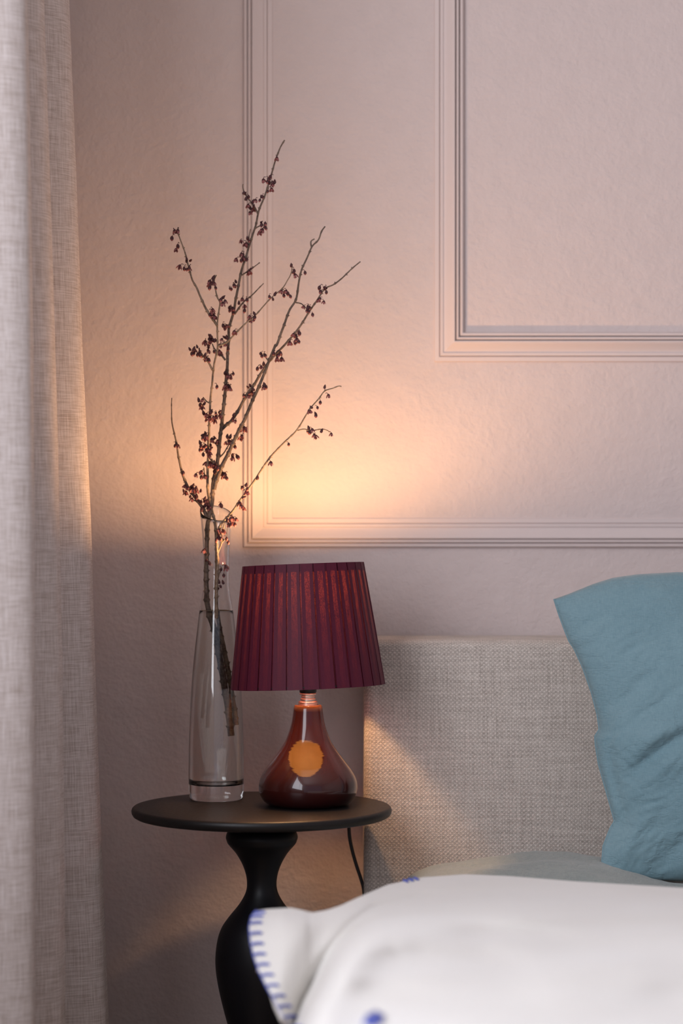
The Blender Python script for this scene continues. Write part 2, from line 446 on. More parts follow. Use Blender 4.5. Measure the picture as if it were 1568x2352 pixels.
cp = [(0, -.001), (.0135, -.001), (.0143, 0), (.0143, .0012), (.0128, .0016), (.0141, .0024), (.0145, .0036), (.0136, .0052), (.0105, .0062), (.0098, .0068), (.0112, .0076), (.0116, .0086), (.0108, .0096), (.0092, .0102),
      (.0090, .0112), (.0104, .0118), (.0104, .0130), (.0092, .0136), (.0096, .0144), (.0118, .0150), (.0124, .0160), (.0120, .0170), (.0105, .0176), (0, .0176)]
bm = bmesh.new(); lathe(bm, cp, 64, (0, 0, zn)); finish(bm, 'metal_collar', M_brass, lamp)
bm = bmesh.new(); lathe(bm, [(0, .0172), (.0112, .0172), (.0124, .019), (.0128, .024), (.0132, .098), (.012, .101), (0, .101)], 48, (0, 0, zn)); sock = finish(bm, 'bulb_socket', M_plastic, lamp)
tag(sock, 'black plastic bulb socket')
zb_ = zn + .100
bm = bmesh.new()
lathe(bm, smooth_prof([(.0005, .0225), (.0132, .0227), (.0150, .026), (.0176, .035), (.0186, .045), (.0160, .057), (.0085, .0640), (.0005, .0655)], 3), 24, (0, 0, zb_ + .034))
finish(bm, 'bulb', M_bulb, lamp)
bm = bmesh.new(); lathe(bm, [(0, .035), (.0095, .035), (.0105, .042), (.0122, .050), (.0130, .0563), (0, .0564)], 32, (0, 0, zb_)); finish(bm, 'added_bulb_shield', M_white, lamp)  # unseen opaque piece, added to cut the bulb's downward light
bm = bmesh.new(); lathe(bm, [(0, 0), (.009, 0), (.0095, .034), (0, .035)], 24, (0, 0, zb_)); finish(bm, 'bulb_cap', M_brass, lamp)

# pleated shade
shade_h = .1795; rb, rt = .1138, .0892
sh = empty('lamp_shade', (0, 0, .744 - TZ)); sh.parent = lamp
sh.rotation_euler = (math.radians(-1.8), math.radians(-2.2), 0)
NP = 30
bm = bmesh.new()
rng = random.Random(3)
path = []     # (fraction of pleat angle, inward layer)
for k in range(NP):
    j = lambda s: rng.uniform(-s, s)
    g1 = .86 + j(.02); u1 = .635 + j(.03); u2 = 1.265 + j(.03)
    path += [(k + .0, 0), (k + .3, 0), (k + .6, 0), (k + g1, 0), (k + g1 + .004, .5), (k + g1, 1), (k + u1, 1), (k + u1 - .004, 1.5), (k + u1, 2), (k + .95, 2), (k + u2, 2), (k + u2 + .004, 1.5), (k + u2, 1), (k + 1.0, 1), (k + .996, .5)]
NV = 14; rows = []
for i in range(NV + 1):
    t = i / NV; r0 = rb + (rt - rb) * t; z = shade_h * t
    row = []
    for a, lay in path:
        ang = 2 * PI * (a / NP) - .13
        kk = math.floor(a + .06)
        # each pleat is a flat strip: shrink to the chord between its folds
        mid = (kk + .44) * 2 * PI / NP - .13
        rr = r0 * math.cos(.44 * 2 * PI / NP) / max(.9, math.cos(ang - mid)) if lay < .6 else r0 * .9985
        lift = 1.0 - .35 * t
        rr -= lay * .0014 * lift
        rr += .0004 * math.sin(kk * 2.7 + t * 3)
        row.append(bm.verts.new((rr * math.cos(ang), rr * math.sin(ang), z)))
    rows.append(row)
for A, B in zip(rows, rows[1:]):
    n = len(A)
    for i in range(n): bm.faces.new((A[i], A[(i + 1) % n], B[(i + 1) % n], B[i]))
fab = finish(bm, 'pleated_fabric', M_shade, sh, False)
def ring_path(r, z, n=64): return [Vector((r * math.cos(2 * PI * k / n), r * math.sin(2 * PI * k / n), z)) for k in range(n + 1)]
bm = bmesh.new(); tube(bm, ring_path(rb - .0042, .003), .0012, 6, False); finish(bm, 'wire_ring', M_plastic, sh)
bm = bmesh.new(); tube(bm, ring_path(rt - .0038, shade_h - .003), .0012, 6, False); finish(bm, 'wire_ring', M_plastic, sh)
bm = bmesh.new(); lathe(bm, [(rt - .0022, shade_h - .0004), (rt - .0005, shade_h - .0124), (rt - .0009, shade_h - .0124), (rt - .0026, shade_h - .0004), (rt - .0022, shade_h - .0004)], 90, fn=lambda v: v - Vector((0, 0, .0002)))
for v in bm.verts: v.co.x *= .972; v.co.y *= .972
hb = finish(bm, 'top_hem_band', M_hem, sh)
for k in range(3):
    bm = bmesh.new()
    a = k * 2 * PI / 3 + .5
    d = Vector((math.cos(a), math.sin(a), 0))
    tube(bm, [d * .0155 + Vector((0, 0, .035)), d * .05 + Vector((0, 0, .030)), d * (rb - .0045) + Vector((0, 0, .004))], .0011, 6); finish(bm, 'wire_spoke', M_plastic, sh)
bm = bmesh.new()
tube(bm, ring_path(.0150, .035, 32), .0012, 6, False)
finish(bm, 'wire_ring', M_plastic, sh)
# power cord: from the back of the base over the rear edge of the table to the floor
bm = bmesh.new()
cw = [Vector((LX + .045, YL + .047, TZ + .0032)), Vector((LX + .052, YL + .058, TZ + .003)), Vector((.006, 3.640, TZ + .0032)), Vector((.008, 3.668, TZ + .0028)), Vector((.0095, 3.690, TZ - .004)),
      W(801, 1900, 3.692), W(803, 1925, 3.694), W(809, 1955, 3.694), W(819, 1990, 3.694), W(829, 2020, 3.694), W(835, 2045, 3.694), W(838, 2090, 3.694), W(836, 2160, 3.694), W(828, 2300, 3.69), W(800, 2560, 3.69), Vector((-.03, 3.70, .05)), Vector((-.08, 3.70, .006)), Vector((-.2, 3.71, .004))]
cw = [v - Vector((LX, YL, TZ)) for v in cw]
tube(bm, cat_rom(cw, 6), .0027, 8); cd = finish(bm, 'power_cord', M_plastic, lamp); tag(cd, 'thin black power cord dropping behind the table')

# ------------------------------------------------------------------ vase
YV = 3.618; pv = F / YV
VX = (496.5 - 784) / F * YV
vase = empty('glass_vase', (VX, YV, TZ), 'tall clear glass carafe vase half filled with water', 'vase')
vp = [(1180, 37.5), (1195, 36.2), (1215, 34.0), (1250, 31.2), (1295, 29.5), (1340, 29.8), (1365, 32), (1401, 38.5), (1455, 45), (1500, 50.3), (1549, 55), (1600, 58.5), (1643, 60.6), (1690, 62.2), (1738, 63.2), (1790, 63.5), (1822, 63), (1831, 61)]
def zv(py): return H - (py - 1176) / pv - TZ
outer = smooth_prof([(r / pv, zv(y)) for y, r in reversed(vp)], 4)      # bottom -> top
def rout(z):
    return interp([(zz, r) for r, zz in outer], z)
ztop = outer[-1][1]; tb_ = .026; TH = .0022
inner = []
nin = 60
for i in range(nin + 1):
    z = ztop - (ztop - tb_) * i / nin; inner.append((rout(z) - TH, z))
rl = inner[-1][0]
inner += [(rl - .0012, tb_ - .0016), (rl - .004, tb_ - .003), (rl * .6, tb_ - .0034), (rl * .3, tb_ - .0030), (0, tb_ - .0026)]
def slant(v):
    wgt = sstep(zv(1270), zv(1180), v.z)
    v.z += wgt * (.45 * (v.y) * 1.0 - .17 * v.x + .0005)
    return v
prof = [(0, .0022), (.008, .0020), (.0095, .0005), (.012, 0), (outer[0][0] - .003, 0), (outer[0][0] - .0008, .0008)] + outer + [(outer[-1][0] - TH * .5, ztop + .0008)] + inner
bm = bmesh.new(); lathe(bm, prof, 128, fn=slant); finish(bm, 'glass_body', M_glass, vase)
zw = zv(1402)
wp = [(0, tb_ - .0028), (rl * .6, tb_ - .0036), (rl - .0038, tb_ - .0032), (rl - .0008, tb_ - .0012)]
for i in range(41):
    z = tb_ + .002 + (zw - tb_ - .002) * i / 40; wp.append((rout(z) - TH + .0003, z))
wp += [(rout(zw) - TH - .0012, zw - .0006), (rout(zw) - TH - .004, zw - .0008), (0, zw - .0008)]
bm = bmesh.new(); lathe(bm, wp, 128); finish(bm, 'water', M_water, vase)

M_scum = plain('pale_bits', (.42, .33, .22), .8)
rw = rout(zw) - TH - .0012
bm = bmesh.new(); tube(bm, [Vector((rw * math.cos(a * PI / 24), rw * math.sin(a * PI / 24), zw - .0002)) for a in range(49)], .00055, 5, False)
tag(finish(bm, 'water_line', M_scum, vase), 'pale film around the water line')
rg_ = random.Random(5)
for k in range(9):
    a = rg_.uniform(PI, 2 * PI); q = rw * rg_.uniform(.6, .93)
    bm = bmesh.new(); bmesh.ops.create_icosphere(bm, subdivisions=1, radius=rg_.uniform(.0006, .0013))
    for v in bm.verts: v.co.z *= .5
    finish(bm, 'floating_bit', M_scum if k % 3 else M_black, vase, loc=(q * math.cos(a), q * math.sin(a), zw + .0001))
# ------------------------------------------------------------------ flowering branches
def bud_mesh(name, kind):
    bm = bmesh.new()
    if kind == 'bud':      # stalk at origin curving out, drop-shaped bud hanging
        tube(bm, [Vector((0, 0, 0)), Vector((.0012, 0, .0006)), Vector((.0022, 0, -.0010))], .00026, 4)
        c = Vector((.0024, 0, -.0012))
        pr = [(.0001, .0006), (.0009, 0), (.0014, -.0012), (.0012, -.0024), (.0005, -.0033), (.0001, -.0035)]
        k0 = len(bm.faces)
        lathe(bm, pr, 8, c)
        bm.faces.ensure_lookup_table()
        for f in bm.faces:
            if f.calc_center_median().z < c.z - .0020: f.material_index = 1
    elif kind == 'open':    # small open bell with four pointed petals and dark calyx
        tube(bm, [Vector((0, 0, 0)), Vector((.0014, 0, .0004)), Vector((.0024, 0, -.0012))], .0003, 4)
        c = Vector((.0026, 0, -.0014))
        lathe(bm, [(.0001, .0008), (.0011, .0001), (.0017, -.0010)], 8, c)
        for k in range(5):
            a = k * 2 * PI / 5
            d = Vector((math.cos(a), math.sin(a), 0)); e = Vector((-math.sin(a), math.cos(a), 0))
            v = [c + d * .0013 - e * .0008 + Vector((0, 0, -.0006)), c + d * .0013 + e * .0008 + Vector((0, 0, -.0006)),
                 c + d * .0022 + e * .0010 + Vector((0, 0, -.0024)), c + d * .0026 + Vector((0, 0, -.0036)), c + d * .0022 - e * .0010 + Vector((0, 0, -.0024))]
            f = bm.faces.new([bm.verts.new(p) for p in v]); f.material_index = 1
        lathe(bm, [(.0001, 0), (.0006, -.001), (.0007, -.0028), (.0001, -.0034)], 6, c)
    else:                   # pointed scale bud
        pr = [(.0009, -.0006), (.0013, .0004), (.0011, .0018), (.0005, .0030), (.0001, .0036)]
        lathe(bm, pr, 7); 
    me = bpy.data.meshes.new(name); bm.to_mesh(me); bm.free()
    me.materials.append(M_bud); me.materials.append(M_petal)
    for p_ in me.polygons: p_.use_smooth = True
    return me
BUDS = {k: bud_mesh('flower_bud_' + k, k) for k in ('bud', 'open', 'scale')}
def stem_mesh(bm, P, r0, r1, mi=0, seed=0, node=True, sub=5):
    r0 *= 1.18; r1 *= 1.15
    """P: list of (px, py, Y)"""
    pts = cat_rom([W(*q) for q in P], sub)
    L = [0]
    for a, b in zip(pts, pts[1:]): L.append(L[-1] + (b - a).length)
    tot = L[-1]
    rn = random.Random(seed)
    nodes = []
    x = rn.uniform(.01, .02)
    while x < tot: nodes.append(x); x += rn.uniform(.012, .028)
    # resample densely so that the knots get geometry
    fine = []; m = max(8, int(tot / .0016)); j = 0
    for i in range(m + 1):
        s = tot * i / m
        while j < len(L) - 2 and L[j + 1] < s: j += 1
        t = (s - L[j]) / max(1e-9, L[j + 1] - L[j]); p = pts[j].lerp(pts[j + 1], t)
        p = p + Vector((noise.noise(p * 55), noise.noise(p * 55 + Vector((9, 0, 0))), 0)) * .0007
        fine.append(p)
    def rad(t):
        s = t * tot; r = r0 + (r1 - r0) * t ** .8
        if node:
            k = max((math.exp(-((s - q) / .0016) ** 2) for q in nodes), default=0)
            r *= 1 + .38 * k
        return r
    tube(bm, fine, rad, 7, True, mi)
    # little spurs at some nodes
    if node:
        for q in nodes:
            if rn.random() < .55:
                i = min(len(fine) - 2, int(q / tot * m)); p = fine[i]; d = (fine[i + 1] - fine[max(0, i - 1)]).normalized()
                side = Vector((d.z, 0, -d.x)) * rn.choice((-1, 1)) + Vector((0, rn.uniform(-.6, .6), 0))
                e = p + side.normalized() * (rad(q / tot) * 1.0 + .0014) + d * .0014
                tube(bm, [p, p.lerp(e, .6), e], lambda t: .0010 * (1 - .75 * t), 5, True, mi)
def add_buds(parent, origin, clusters, dY, seed):
    rn = random.Random(seed)
    for (px, py, n) in clusters:
        for i in range(n):
            c = W(px + rn.uniform(-6, 6) * (n > 1), py + rn.uniform(-6, 6) * (n > 1), dY(px, py) + rn.uniform(-.004, .003))
            kind = rn.choices(('bud', 'open', 'scale'), (5, 4, 2))[0]
            o = bpy.data.objects.new('flower_bud', BUDS[kind]); C.objects.link(o); o.parent = parent
            o.location = c - origin + Vector((0, 0, .001))
            o.rotation_euler = (rn.uniform(-.35, .35), rn.uniform(-.35, .35) if kind != 'scale' else rn.uniform(-1.2, 1.2), rn.uniform(0, 2 * PI))
            s = rn.uniform(1.35, 1.95); o.scale = (s, s, s)
def branch(label, mats, stems, clusters, dY, seed):
    main = stems[0]
    root = W(*main[0][0])
    e = empty('flowering_branch', root, label, 'branch', None)
    for i, (P, r0, r1) in enumerate(stems):
        bm = bmesh.new(); stem_mesh(bm, P, r0, r1, 0, seed + i)
        for v in bm.verts: v.co -= root
        finish(bm, 'stem' if i == 0 else 'twig', mats, e)
    add_buds(e, root, clusters, dY, seed)
    return e
# --- depth of each branch varies slowly with height
def yb1(px, py): return 3.612 + .020 * sstep(1150, 400, py)
def yb4(px, py): return 3.600 - .025 * sstep(1150, 500, py)
def yb5(px, py): return 3.618 - .030 * sstep(980, 600, py)
def yb2(px, py): return 3.612 - .062 * sstep(1190, 700, py)
def yb6(px, py): return 3.600 - .050 * sstep(1190, 900, py)
def yb7(px, py): return 3.612 - .04 * sstep(1190, 950, py)
def D(fn, L): return [(a, b, fn(a, b)) for a, b in L]
def refr(L, k=.74):    # stems below the water: the round vase magnifies them, so their true place is nearer the axis
    return [(496.5 + (a - 496.5) * k, b, Y) for a, b, Y in L]
B1low = refr([(538, 1690, 3.600), (524, 1600, 3.602), (507, 1520, 3.604), (494, 1455, 3.606)]) + [(479, 1400, 3.606), (474, 1344, 3.606), (475, 1266, 3.604), (478, 1200, 3.606)]
B1 = B1low + D(yb1, [(486, 1156), (490.7, 1105), (498.7, 1067), (503.5, 1022), (508, 984), (513, 939), (518, 891.6), (521, 844), (524, 796), (525.5, 772), (526, 752), (535, 724), (541.8, 689), (548, 654), (554.5, 622), (567, 580.6), (576.8, 548.7), (586.4, 520), (592.8, 488), (605.5, 456), (615, 427.6), (624.7, 395.7), (634, 363.8), (643.8, 338), (653.4, 322)])
stems1 = [
 (B1, .0042, .0009),
 (D(yb4, [(491, 1125), (494, 1112), (500, 1095.7), (513, 1063.8), (529, 1032), (548, 990.5), (564, 958.6), (580, 920), (596, 885), (608.7, 853), (618.3, 827.8), (631, 796), (637, 788), (656.6, 733.7), (666, 711), (678.9, 689), (685, 654), (691.6, 622), (702.8, 596.6), (715.6, 567.9), (730, 552), (737.9, 532.8), (747, 520)]), .0028, .0009),
 (D(yb5, [(509, 987), (520, 976), (532, 965), (551, 936), (564, 910.7), (583, 885), (602, 853), (618, 831), (634, 812), (647, 799), (666, 778), (691.6, 746), (710.8, 714.5), (730, 685.8), (745.8, 663.5), (765, 654), (784, 639.6), (806, 618.9), (827, 601)]), .0022, .0008),
 (D(yb1, [(539, 722), (557.7, 695.4), (576.8, 679.5), (592.8, 663.5), (605.5, 650.8)]), .0013, .0006),
 (D(yb1, [(556, 632), (566, 625), (580, 615.7), (596.6, 603)]), .0011, .0006),
 (D(yb1, [(591.5, 491), (586, 478), (580, 469), (564, 446.7), (557.7, 430.7), (558, 422.8)]), .0012, .0006),
 (D(yb1, [(586, 525), (594, 520), (602, 517), (610, 516)]), .0011, .0007),
 (D(yb1, [(569, 563), (571, 545), (575, 526)]), .0009, .0005),
 (D(yb4, [(715.6, 569), (714, 555), (722, 548.7)]), .0012, .0008),
 (D(yb4, [(679, 695), (691.6, 697.6), (700, 705), (706, 712)]), .0010, .0006),
 (D(yb1, [(517, 827), (510, 818), (502, 812), (492, 800), (487.6, 790)]), .0014, .0008),
 (D(yb1, [(502, 1052), (512, 1043), (521, 1030), (528, 1018)]), .0011, .0007),
 (D(yb1, [(500, 1024), (494, 1019), (488, 1010)]), .0010, .0007),
 (D(yb4, [(618, 830), (611, 822), (604, 812)]), .0010, .0007),
 (D(yb4, [(509, 1076), (500, 1068), (486, 1060), (481, 1050)]), .0009, .0007),
 ([(476, 1192, 3.606)] + D(yb7, [(470, 1177), (462, 1162.6), (446, 1140), (431.7, 1118), (419, 1089), (411, 1054), (403, 1009.6), (395, 971), (393.5, 939.4), (394, 914)]), .0024, .0006),
 (D(yb7, [(455, 1153), (448, 1150), (441, 1148)]), .0012, .0008),
]
cl1 = [(633, 358, 1), (622, 398, 2), (614, 411, 4), (625, 418, 4), (622, 430, 2), (597, 450, 3), (606, 447, 1), (562, 452, 3), (564, 461, 1), (577, 465, 2), (580, 480, 3), (586, 478, 2),
       (604, 513, 3), (610, 520, 3), (604, 529, 2), (557, 550, 2), (568, 548, 2), (553, 589, 4), (558, 584, 2), (566, 598, 2), (570, 622, 4), (529, 657, 2), (534, 652, 2), (542, 650, 1),
       (526, 708, 3), (529, 700, 2), (565, 683, 2), (550, 705, 3), (518, 747, 3), (515, 783, 4), (519, 790, 2), (521, 856, 3), (530, 854, 3), (529, 866, 2), (526, 880, 3), (517, 890, 2), (515, 887, 1),
       (565, 900, 3), (576, 893, 4), (583, 898, 4), (602, 888, 4), (540, 958, 2), (541, 962, 1), (554, 985, 3), (563, 983, 4), (556, 996, 2), (527, 1010, 5), (532, 1016, 4), (536, 1006, 2), (542, 1020, 2),
       (531, 1042, 3), (536, 1050, 2), (495, 1008, 5), (488, 1012, 3), (483, 1062, 4), (495, 1062, 4), (497, 1080, 3), (512, 1086, 3), (520, 1088, 2), (518, 1094, 1),
       (604, 815, 3), (600, 843, 3), (635, 812, 5), (642, 816, 2), (673, 785, 3), (680, 770, 4), (683, 763, 2), (675, 778, 2), (704, 700, 1), (706, 708, 3), (713, 706, 2), (747, 662, 4), (744, 668, 1), (735, 686, 3), (717, 720, 1), (694, 622, 1),
       (484, 776, 5), (478, 790, 4), (474, 778, 2), (490, 782, 4), (474, 800, 1), (485, 802, 2), (505, 800, 2), (508, 793, 2),
       (400, 1014, 2), (414, 1080, 1), (421, 1110, 1), (424, 1130, 2), (436, 1116, 3), (443, 1125, 4), (455, 1130, 2), (446, 1138, 4), (441, 1118, 2), (465, 1152, 3), (472, 1160, 4), (470, 1150, 3), (477, 1169, 3), (480, 1163, 1), (506, 1155, 2)]
def d1(px, py):
    if px < 470 and py > 900: return yb7(px, py) - .003
    if px > 590 and py < 1000: return yb4(px, py) - .002
    return yb1(px, py) - .003
branch('tallest dark grey flowering branch with maroon buds, forking to the right rim of the spray', M_bark, stems1, cl1, d1, 11)
B2low = refr([(546, 1665, 3.616), (536, 1600, 3.616), (524, 1535, 3.614), (512, 1475, 3.612)]) + [(498, 1402, 3.600), (496, 1350, 3.598), (497.5, 1266, 3.598), (494, 1205, 3.600)]
stems2 = [
 (B2low + D(yb2, [(489, 1182), (481, 1153), (477, 1115), (476.4, 1083), (478, 1035), (479.6, 987), (482.8, 923.5), (487.6, 875.7), (492, 837), (498.7, 805.5), (500, 790), (498.7, 746), (503.5, 711), (505, 695), (498.7, 682.7), (494, 660), (492, 644), (497, 631.6)]), .0030, .0009),
 (D(yb2, [(499, 749), (490, 735), (478, 717.7), (462, 685.8), (451, 660), (439.7, 638), (431.7, 606), (420.6, 567.9), (411, 542), (406, 529.6), (410, 522.6)]), .0017, .0007),
 (D(yb2, [(500, 796), (510, 791), (522.6, 784.7), (545, 762), (567, 740), (589.6, 721), (608.7, 698.6), (627.9, 679.5), (647, 663.5), (659.7, 644.4), (667.7, 628.4), (671, 606)]), .0013, .0006),
 (D(yb2, [(488, 850), (478, 831), (465, 815), (455.7, 800)]), .0015, .0007),
 (D(yb2, [(483, 926), (474, 922), (466, 912)]), .0010, .0006),
 (D(yb2, [(477, 1012), (470, 1005), (468, 998)]), .0010, .0006),
 (D(yb2, [(474, 1100), (470, 1092), (468, 1074)]), .0010, .0006),
 (D(yb2, [(478, 1046), (484, 1056), (498, 1066), (508, 1074)]), .0010, .0006),
]
cl2 = [(398, 527, 1), (401, 541, 1), (412, 560, 1), (408, 568, 1), (408, 524, 1), (427, 599, 2), (426, 610, 3), (437, 608, 2), (433, 604, 2), (480, 710, 2), (487, 718, 3), (489, 716, 1),
       (490, 652, 4), (488, 645, 3), (494, 640, 1), (512, 688, 4), (670, 617, 3), (670, 629, 1), (652, 668, 2), (655, 672, 2), (659, 668, 1), (626, 681, 2), (627, 691, 1), (580, 724, 4), (583, 722, 3), (652, 664, 1), (545, 758, 1),
       (443, 809, 4), (448, 804, 2), (454, 815, 2), (460, 802, 2), (470, 820, 3), (474, 816, 2), (460, 928, 2), (468, 930, 3), (468, 915, 1), (472, 958, 2), (487, 945, 4), (495, 953, 4), (500, 948, 4), (490, 952, 3),
       (468, 1003, 3), (475, 1001, 4), (462, 1016, 3), (463, 1025, 3), (472, 1022, 2), (474, 1028, 2), (486, 1032, 2), (458, 1090, 2), (463, 1089, 1), (467, 1082, 1), (495, 1065, 3), (486, 1063, 3), (472, 1042, 2), (493, 882, 1), (475, 1163, 1)]
branch('slender pale brown branch with a curved top and one long shoot to the right', M_bark2, stems2, cl2, lambda a, b: yb2(a, b) - .003, 31)
stems3 = [
 ([(497, 1420, 3.590), (498, 1330, 3.592), (500, 1285, 3.592), (498, 1240, 3.594), (505, 1208, 3.596)] + D(yb6, [(519, 1191), (538.6, 1169), (557.7, 1140), (586, 1102), (615, 1057), (647, 1022), (678.9, 990.5), (698, 961.8), (714, 936), (733, 914), (745.8, 898), (765, 891.6), (777.7, 886.8), (784, 888)]), .0022, .0007),
 (D(yb6, [(682, 989), (698, 985.7), (714, 989), (739.5, 985.7), (752, 989), (756, 993)]), .0009, .0006),
 ([(499, 1275, 3.594), (508.6, 1247, 3.594), (511.7, 1218, 3.594), (516, 1196, 3.596)], .0010, .0007),
 ([(509, 1248, 3.594), (516, 1240, 3.594), (523, 1235, 3.594)], .0008, .0006),
 ([(500, 1330, 3.594), (505, 1312, 3.592), (508, 1302, 3.592)], .0009, .0006),
]
cl3 = [(745, 893, 1), (747, 905, 1), (733, 918, 1), (717, 934, 3), (720, 951, 2), (706, 982, 2), (711, 983, 1), (721, 994, 3), (737, 994, 1), (755, 993, 1), (657, 1017, 1), (591, 1102, 1), (615, 1058, 1),
       (563, 1115, 2), (560, 1125, 3), (565, 1117, 1), (557, 1146, 1), (555, 1165, 2), (547, 1152, 1), (528, 1190, 3), (534, 1192, 3), (533, 1200, 3), (507, 1215, 2), (514, 1218, 2), (503, 1232, 2), (511, 1231, 3), (517, 1236, 2), (505, 1236, 1),
       (507, 1304, 3), (514, 1318, 1), (503, 1340, 1), (508, 1338, 2), (505, 1348, 1), (478, 1290, 2), (473, 1262, 1)]
branch('thin bare branch leaning far right out of the vase mouth with a small side spur', M_bark2, stems3, cl3, lambda a, b: (yb6(a, b) if b < 1195 else 3.594) - .003, 51)

# ------------------------------------------------------------------ bed
BX0 = .034; BX1 = 1.66; YH = 3.665
bed = empty('bed', ((BX0 + BX1) / 2, 2.7, 0), 'bed with low headboard upholstered in coarse beige-grey woven fabric', 'bed')
bo = Vector((-(BX0 + BX1) / 2, -2.7, 0))
HT = W(0, 1470, YH).z
bm = bmesh.new(); box(bm, (BX0, YH, .16), (BX1, YW - .020, HT), .016, 5)
for v in bm.verts: v.co += bo
finish(bm, 'headboard', M_head, bed)
bm = bmesh.new(); box(bm, (BX0 + .01, 1.62, .12), (BX1 - .01, YH, .25), .01); [setattr(v, 'co', v.co + bo) for v in bm.verts]; finish(bm, 'bed_frame', M_head, bed)
bm = bmesh.new(); box(bm, (BX0 + .012, 1.64, .25), (BX1 - .012, YH - .004, .43), .04, 6); [setattr(v, 'co', v.co + bo) for v in bm.verts]; finish(bm, 'mattress', M_sheet, bed)
for x in (BX0 + .06, BX1 - .06):
    for y in (1.70, 3.58):
        bm = bmesh.new(); lathe(bm, [(0, 0), (.018, 0), (.026, .12), (0, .12)], 20, Vector((x, y, 0)) + bo); finish(bm, 'leg', M_black, bed)

# lying pillow, its top just visible behind the blanket
def pillow_lying():
    bm = bmesh.new(); nx, ny = 110, 60; x0, x1, y0, y1 = .088, .80, 3.27, 3.655
    def P(u, v, s):
        a = 2 * u - 1; b = 2 * v - 1
        e = max(0, (1 - abs(a) ** 5) * (1 - abs(b) ** 3.5)) ** .5
        pin = 1 - .05 * (1 - abs(a)) * b * b
        x = x0 + (x1 - x0) * u; y = (y0 + y1) / 2 + (y1 - y0) / 2 * b * pin
        if s > 0:
            t = .064 * e
            t *= 1 - .52 * sstep(.36, .50, x)
            t += e * (.006 * noise.noise(Vector((x * 9, y * 16, 0))) + .0035 * noise.noise(Vector((x * 30 + y * 14, y * 26, 3))))
            t += e * .006 * math.exp(-((x - .30) / .05) ** 2)
            z = .434 + t
        else: z = .434 - .0035 * e
        return Vector((x, y, z))
    T = [[bm.verts.new(P(i / nx, j / ny, 1)) for i in range(nx + 1)] for j in range(ny + 1)]
    Bm = [[T[j][i] if i in (0, nx) or j in (0, ny) else bm.verts.new(P(i / nx, j / ny, -1)) for i in range(nx + 1)] for j in range(ny + 1)]
    for j in range(ny):
        for i in range(nx):
            bm.faces.new((T[j][i], T[j][i + 1], T[j + 1][i + 1], T[j + 1][i]))
            bm.faces.new((Bm[j][i], Bm[j + 1][i], Bm[j + 1][i + 1], Bm[j][i + 1]))
    tag(finish(bm, 'pillow', M_teal_lamplit), 'flat teal pillow, warm lamplight tinted into its linen, lying at the foot of the headboard', 'pillow')
pillow_lying()

